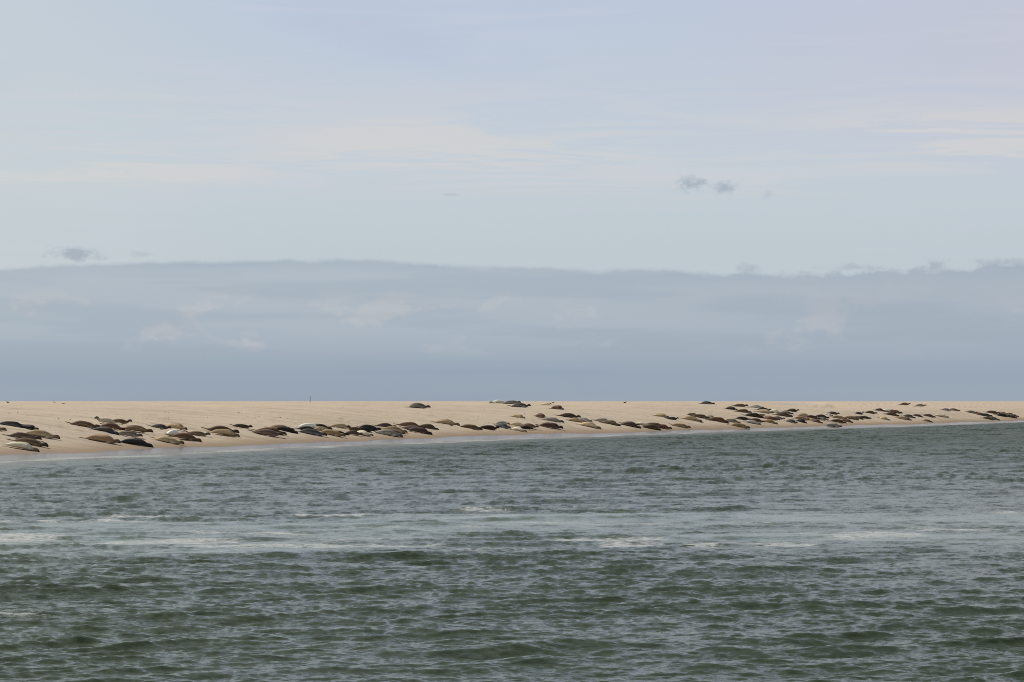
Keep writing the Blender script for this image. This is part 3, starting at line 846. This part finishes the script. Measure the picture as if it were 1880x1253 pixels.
    (1330, 751, 1354, 754, 'dark', ('low', {}), 'black brown seal with a rounded rump, left of the densest cluster'),
    (1356, 754, 1371, 755, 'pale', ('over', {'L': 1.5}), 'small pale seal peeping over the back of a brown one'),
    (1349, 755, 1380, 760, 'brown', 'low', 'brown seal in front of a small pale one, left rim of the densest cluster'),
    # the densest cluster
    (1364, 763, 1404, 768, 'dark', ('low', {}), 'long dark seal with a red brown rump, at the left of the densest cluster'),
    (1374, 747, 1403, 751, 'pale', ('flat', {}), 'whitish grey seal at the top of the densest cluster'),
    (1388, 752, 1417, 757, 'black', 'flat', 'black seal just behind the blotched tan one in the densest cluster'),
    (1385, 755, 1421, 762, 'fawn', ('side', {}), 'blotched tan seal below a black one in the densest cluster'),
    (1410, 757, 1434, 758, 'cream', ('low', {}), 'cream seal with no dark marks, standing out at the top middle of the densest cluster'),
    (1442, 754, 1468, 758, 'dark', ('up', {'L': 1.9}), 'dark brown seal on the upper right rim of the densest cluster, head raised'),
    (1430, 758, 1457, 763, 'grey', 'flat', 'brownish grey seal just below the upper right rim of the densest cluster'),
    (1420, 762, 1456, 767, 'maroon', ('flat', {}), 'maroon seal with a black tail, in the middle right of the densest cluster'),
    (1386, 764, 1412, 766, 'olive', 'flat', 'flat olive seal in the centre of the densest cluster'),
    (1398, 767, 1422, 769, 'tan', 'side', 'tan seal in the centre of the densest cluster, below the flat olive one'),
    (1404, 769, 1432, 773, 'red', ('low', {'fat': 1.08}), 'rounded red brown seal, centre front of the densest cluster'),
    (1417, 768, 1441, 771, 'grey', 'flat', 'grey olive seal whose dark head points right from the front of the densest cluster'),
    (1349, 770, 1380, 772, 'charcoal', 'flat', 'slim dark seal stretched out at the lower left of the densest cluster'),
    (1372, 772, 1404, 777, 'olive', 'low', 'olive seal behind the silvery flanked one, lower left of the densest cluster'),
    (1366, 775, 1397, 780, 'pale', ('side', {}), 'silvery flanked seal nearest the water in the densest cluster'),
    (1398, 774, 1428, 780, 'tan', ('low', {}), 'tan seal with a sharp dark head, lowest right in the densest cluster'),
    (1441, 774, 1464, 778, 'slate', ('low', {}), 'slate grey seal lying clear of the others, left of a short black one'),
    (1460, 774, 1481, 777, 'black', ('low', {'fat': 1.1}), 'short jet black seal, right beside a slate grey one'),
    # right of it
    (1462, 763, 1490, 766, 'fawn', ('arch', {}), 'yellowish tan seal at the back of the group between the two banks'),
    (1456, 769, 1486, 772, 'tan', ('low', {}), 'tan seal with a rusty underside, behind the short jet black one'),
    (1477, 767, 1506, 770, 'maroon', 'low', 'purplish dark seal in the middle of the group between the two banks'),
    (1476, 771, 1499, 773, 'fawn', 'flat', 'pale brown seal low down between the jet black one and a maroon one'),
    (1494, 766, 1523, 768, 'dark', ('low', {}), 'dark brown humped seal with its head right, beside a pale slim one'),
    (1498, 769, 1521, 773, 'grey', 'flat', 'mauve grey seal just under the dark humped one'),
    (1489, 774, 1511, 777, 'maroon', 'arch', 'small maroon seal right of the jet black one, near the wet sand'),
    (1514, 761, 1529, 765, 'pale', ('flat', {'L': 1.7}), 'pale slim seal lying almost end on, right of the dark humped one'),
    (1520, 760, 1542, 762, 'dark', ('curl', {'fat': 1.1}), 'dark brown seal with a bulky upright front, alone above the right hand pile'),
    (1525, 767, 1555, 770, 'tan', ('flat', {}), 'tan seal at the back left of the right hand pile'),
    (1522, 774, 1554, 778, 'brown', ('low', {}), 'olive brown seal at the front of the right hand pile'),
    (1542, 772, 1566, 777, 'red', ('low', {}), 'red brown seal at the right front of the right hand pile'),
    (1549, 767, 1577, 772, 'olive', ('side', {}), 'olive tan seal with a dark face at the top of the right hand pile'),
    (1565, 767, 1586, 770, 'mauve', 'arch', 'pinkish brown seal at the right end of the right hand pile'),
    (1574, 767, 1600, 770, 'dark', ('flat', {}), 'slim black brown seal pointing right out of the right hand pile'),
    (1513, 781, 1546, 786, 'pale', ('low', {}), 'grey seal alone in the wash at the waterline'),
    (1568, 760, 1586, 761, 'black', ('up', {'L': 1.7}), 'small black wedge shaped seal, left of a flat dark one'),
    (1586, 758, 1611, 761, 'dark', ('flat', {}), 'flat dark seal lying just right of a small black wedge shaped one'),
    (1605, 754, 1624, 755, 'dark', ('low', {}), 'dark seal at the left end of the group around the far white one'),
    (1616, 757, 1640, 755, 'white', ('up', {}), 'white seal with a raised dark head, the only white one on the right third'),
    (1628, 757, 1657, 759, 'brown', ('flat', {}), 'brown seal with a dark head, just right of the white one with raised head'),
    (1624, 762, 1652, 764, 'mauve', ('low', {}), 'brown seal below the white one with raised head'),
    (1615, 769, 1635, 772, 'fawn', ('arch', {}), 'small tan and brown seal alone below the group around the far white one'),
    (1643, 768, 1668, 771, 'fawn', ('flat', {}), 'pale sandy seal at the left of the loose group near the far shore'),
    (1655, 769, 1673, 772, 'brown', ('low', {}), 'brown seal just right of the pale sandy one'),
    (1656, 765, 1681, 768, 'slate', 'flat', 'dark grey seal behind the pale sandy and brown pair'),
    (1674, 764, 1695, 766, 'maroon', 'low', 'maroon seal, left one of two maroon neighbours in a line'),
    (1692, 764, 1718, 767, 'maroon', 'flat', 'maroon seal with its head out, right one of two maroon neighbours in a line'),
    (1715, 764, 1742, 767, 'cream', ('away', {}), 'cream topped seal with a dark underside at the right end of a line'),
    (1695, 773, 1713, 776, 'brown', ('arch', {'L': 1.8}), 'brown seal alone at the edge of the water below the maroon neighbours'),
    (1646, 742, 1676, 746, 'olive', 'flat', 'olive seal high on the bank, left of a thinner one near the skyline'),
    (1678, 745, 1701, 748, 'grey', 'flat', 'thin grey seal high on the bank, right of an olive one near the skyline'),
    # far right
    (1727, 753, 1746, 755, 'slate', 'flat', 'dark grey seal, left of two lying nose to tail on the far right sand'),
    (1740, 753, 1763, 756, 'grey', 'flat', 'grey brown seal, right of two lying nose to tail on the far right sand'),
    (1772, 757, 1796, 760, 'grey', ('flat', {}), 'greyish seal at the left tip of the last cluster'),
    (1789, 761, 1811, 764, 'red', 'low', 'rusty seal near the left of the last cluster'),
    (1806, 758, 1838, 761, 'maroon', 'flat', 'long maroon seal at the top of the last cluster'),
    (1793, 764, 1824, 765, 'charcoal', 'flat', 'dark olive seal in the centre of the last cluster'),
    (1802, 768, 1824, 772, 'brown', ('low', {}), 'brown seal at the lower left of the last cluster'),
    (1812, 769, 1836, 772, 'grey', ('arch', {}), 'grey brown seal nearest the water in the last cluster'),
    (1830, 758, 1851, 762, 'tan', ('arch', {}), 'tan seal at the upper right of the last cluster'),
    (1825, 763, 1856, 767, 'black', 'flat', 'black seal stretched out in the last cluster'),
    (1843, 761, 1866, 765, 'olive', 'flat', 'olive tan seal behind the last one on the right'),
    (1848, 764, 1871, 766, 'grey', ('low', {}), 'brownish grey seal at the very right end of the herd'),
    (1849, 767, 1868, 768, 'dark', ('flat', {'L': 1.5}), 'small dark seal under the right end of the herd'),
]
build_seals(SEALS)

# ------------------------------------------------------------------ small things on the bank
def simple_mat(name, col, rough=0.8, var=0.25):
    m, n = material(name)
    tcn = n.new('ShaderNodeTexCoord')
    nz = n.noise(tcn.outputs['Object'], 6.0, 4, 0.6)
    c = n.mix(n.step(nz, 0.35, 0.65), (*[v * (1 - var) for v in col], 1), (*[v * (1 + var) for v in col], 1))
    b = n.new('ShaderNodeBsdfPrincipled')
    n.put(b.inputs['Base Color'], c); b.inputs['Roughness'].default_value = rough
    o = n.new('ShaderNodeOutputMaterial'); n.t.links.new(b.outputs[0], o.inputs[0])
    return m

def lathe(bm, prof, seg=10, cx=0.0, cy=0.0):
    rings = [[bm.verts.new((cx + r * math.cos(2 * math.pi * k / seg), cy + r * math.sin(2 * math.pi * k / seg), z)) for k in range(seg)] for r, z in prof]
    for a, b in zip(rings[:-1], rings[1:]):
        for k in range(seg):
            bm.faces.new((a[k], a[(k + 1) % seg], b[(k + 1) % seg], b[k]))
    bm.faces.new(rings[0][::-1]); bm.faces.new(rings[-1])

def finish(bm, name, mat, parent=None, smooth=True):
    bmesh.ops.recalc_face_normals(bm, faces=bm.faces)
    me = bpy.data.meshes.new(name); bm.to_mesh(me); bm.free()
    if smooth:
        me.polygons.foreach_set('use_smooth', np.ones(len(me.polygons), dtype=bool))
    return link_mesh(name, me, mat, parent)

# marker post far back on the bank
dpost = 430.0
px = (569.5 - 940) / FPX * dpost
pz = terrain1(px, dpost)
post = bpy.data.objects.new('marker_post', None); C.objects.link(post)
post.location = (px, dpost, pz - 0.05)
tag(post, 'thin dark marker post standing far back on the sandbank against the sky', 'post')
wood = simple_mat('weathered_wood', (0.16, 0.18, 0.19), 0.85)
bm = bmesh.new(); lathe(bm, [(0.062, -0.3), (0.058, 0.4), (0.052, 0.85), (0.046, 1.12)], 10); finish(bm, 'post_shaft', wood, post)
bm = bmesh.new(); lathe(bm, [(0.050, 1.12), (0.062, 1.125), (0.058, 1.17), (0.02, 1.21)], 10); finish(bm, 'post_cap', wood, post)

def bird_mesh(bm, L):
    """A standing gull-sized bird: body, neck and head, bill, tail and two legs."""
    prof = [(-0.50, 0.030, 0.60), (-0.36, 0.075, 0.60), (-0.18, 0.155, 0.58), (0.0, 0.19, 0.58), (0.15, 0.165, 0.62), (0.26, 0.115, 0.70),
            (0.32, 0.085, 0.80), (0.37, 0.088, 0.90), (0.44, 0.075, 0.93), (0.50, 0.025, 0.92), (0.62, 0.010, 0.90)]
    seg = 8; rings = []
    for x, r, z in prof:
        rings.append([bm.verts.new((x * L, math.cos(2 * math.pi * k / seg) * r * 0.9 * L, (z + math.sin(2 * math.pi * k / seg) * r) * L)) for k in range(seg)])
    for a, b in zip(rings[:-1], rings[1:]):
        for k in range(seg):
            bm.faces.new((a[k], a[(k + 1) % seg], b[(k + 1) % seg], b[k]))
    bm.faces.new(rings[0][::-1]); bm.faces.new(rings[-1])
    for sy in (-0.07, 0.07):
        lathe(bm, [(0.022 * L, -0.02 * L), (0.018 * L, 0.42 * L)], 6, 0.0, sy * L)

def bird(px_, py_, L, mat, label, ang, dist=None):
    c = on_sand(px_, py_)
    if dist:
        x = (px_ - 940) / FPX * dist; c = np.array([x, dist, terrain1(x, dist)])
    bm = bmesh.new(); bird_mesh(bm, L)
    o = finish(bm, 'gull', mat)
    o.location = c - np.array([0, 0, 0.36 * L]); o.rotation_euler = (0, 0, ang)     # settled on the sand
    tag(o, label, 'bird', 'birds on the sandbank')
dark_f = simple_mat('dark_feathers', (0.035, 0.038, 0.042), 0.7)
white_f = simple_mat('pale_feathers', (0.55, 0.55, 0.53), 0.7, 0.12)
grey_f = simple_mat('grey_feathers', (0.15, 0.16, 0.17), 0.7, 0.2)
bird(1147.5, 738.3, 0.46, dark_f, 'dark bird crouched on the skyline right of the middle', R(10), 300)
bird(14.5, 738.6, 0.40, grey_f, 'grey bird on the skyline near the left edge of the photo', R(170), 240)
bird(100, 740, 0.36, white_f, 'white gull beside a dark wisp of weed on the crest at the left', R(160), 225)
bird(1015.5, 738.5, 0.36, dark_f, 'small dark bird on the skyline above the small cream seal', R(-20), 290)

weed_m = simple_mat('dry_seaweed', (0.075, 0.055, 0.035), 0.9, 0.4)
def weed(px_, py_, w, label, seed):
    c = on_sand(px_, py_)
    rng = np.random.default_rng(seed)
    bm = bmesh.new()
    for k in range(9):                         # a matted tuft of flattened strands
        a0 = rng.uniform(0, 2 * math.pi); r0 = rng.uniform(0, 0.25) * w
        x, y, z = math.cos(a0) * r0, math.sin(a0) * r0 * 0.6, 0.01
        h = rng.uniform(0, 2 * math.pi); prev = None
        for s in range(6):
            t = s / 5; wd = 0.045 * w * (1 - 0.7 * t) + 0.008
            zz = z + 0.14 * w * math.sin(math.pi * t) * rng.uniform(0.5, 1.2)
            q = [bm.verts.new((x + dx_ * wd, y + dy_ * wd, zz + dz_ * wd * 0.7)) for dx_, dy_, dz_ in ((-math.sin(h), math.cos(h), 0), (0, 0, 1), (math.sin(h), -math.cos(h), 0), (0, 0, -1))]
            if prev:
                for i in range(4):
                    bm.faces.new((prev[i], prev[(i + 1) % 4], q[(i + 1) % 4], q[i]))
            else:
                bm.faces.new(q)
            prev = q
            x += math.cos(h) * 0.13 * w; y += math.sin(h) * 0.13 * w; h += rng.normal(0, 0.5)
        bm.faces.new(prev[::-1])
    o = finish(bm, 'seaweed_clump', weed_m)
    o.location = c + np.array([0, 0, 0.0])
    gx, gy = downslope(c[0], c[1])
    o.rotation_euler = (math.atan(gy), -math.atan(gx), 0)
    tag(o, label, 'seaweed', 'scraps of seaweed on the sand')
weed(116, 742, 0.30, 'dark scrap of seaweed near the crest at the far left', 1)
weed(515, 767, 0.16, 'left of two small scraps of seaweed on bare sand above the dark seal pile', 2)
weed(527.5, 768.6, 0.12, 'right of two small scraps of seaweed on bare sand above the dark seal pile', 3)
weed(766.5, 759, 0.14, 'lone scrap of seaweed below the grey brown seal high on the sand', 4)
weed(1613.5, 767.8, 0.32, 'small dark clump on the sand right of the right hand pile of seals', 5)

# grit too fine to count: shell bits and crumbs of weed strewn over the dry sand
def build_litter():
    rng = np.random.default_rng(55)
    bm = bmesh.new()
    lay = 0
    for k in range(520):
        px_ = rng.uniform(-60, 1940)
        top = 739.5; bot = HORIZON + float(np.interp(px_ - 940, ug, yy)) - 18
        py_ = top + (bot - top) * rng.beta(1.1, 1.4)
        d = pixel_ray(px_, py_); u = d[0] * FPX
        y0 = float(shore_dist(np.array([u]))[0])
        ys = np.arange(y0, y0 + 130, 0.5)
        h = EYE + d[2] * ys - terrain(d[0] * ys, ys)
        i = int(np.argmax(h < 0))
        if not h[i] < 0:
            continue
        y = ys[i]; x = d[0] * y; z = terrain1(x, y)
        w = rng.uniform(0.015, 0.05) * (1.6 if rng.random() < 0.12 else 1.0)
        a = rng.uniform(0, math.pi); n_ = 6
        ring = []
        for q in range(n_):
            t = 2 * math.pi * q / n_
            rx, ry = math.cos(t) * w * rng.uniform(0.8, 1.5), math.sin(t) * w * 0.5
            ring.append(bm.verts.new((x + rx * math.cos(a) - ry * math.sin(a), y + rx * math.sin(a) + ry * math.cos(a), z - 0.02)))
        tp = bm.verts.new((x, y, z + w * rng.uniform(0.4, 0.9)))
        for q in range(n_):
            bm.faces.new((ring[q], ring[(q + 1) % n_], tp))
    o = finish(bm, 'beach_litter', simple_mat('weed_and_shell', (0.17, 0.13, 0.09), 0.9, 0.5), smooth=False)
    tag(o, 'fine crumbs of weed and shell strewn over the dry sand', kind='stuff')
build_litter()
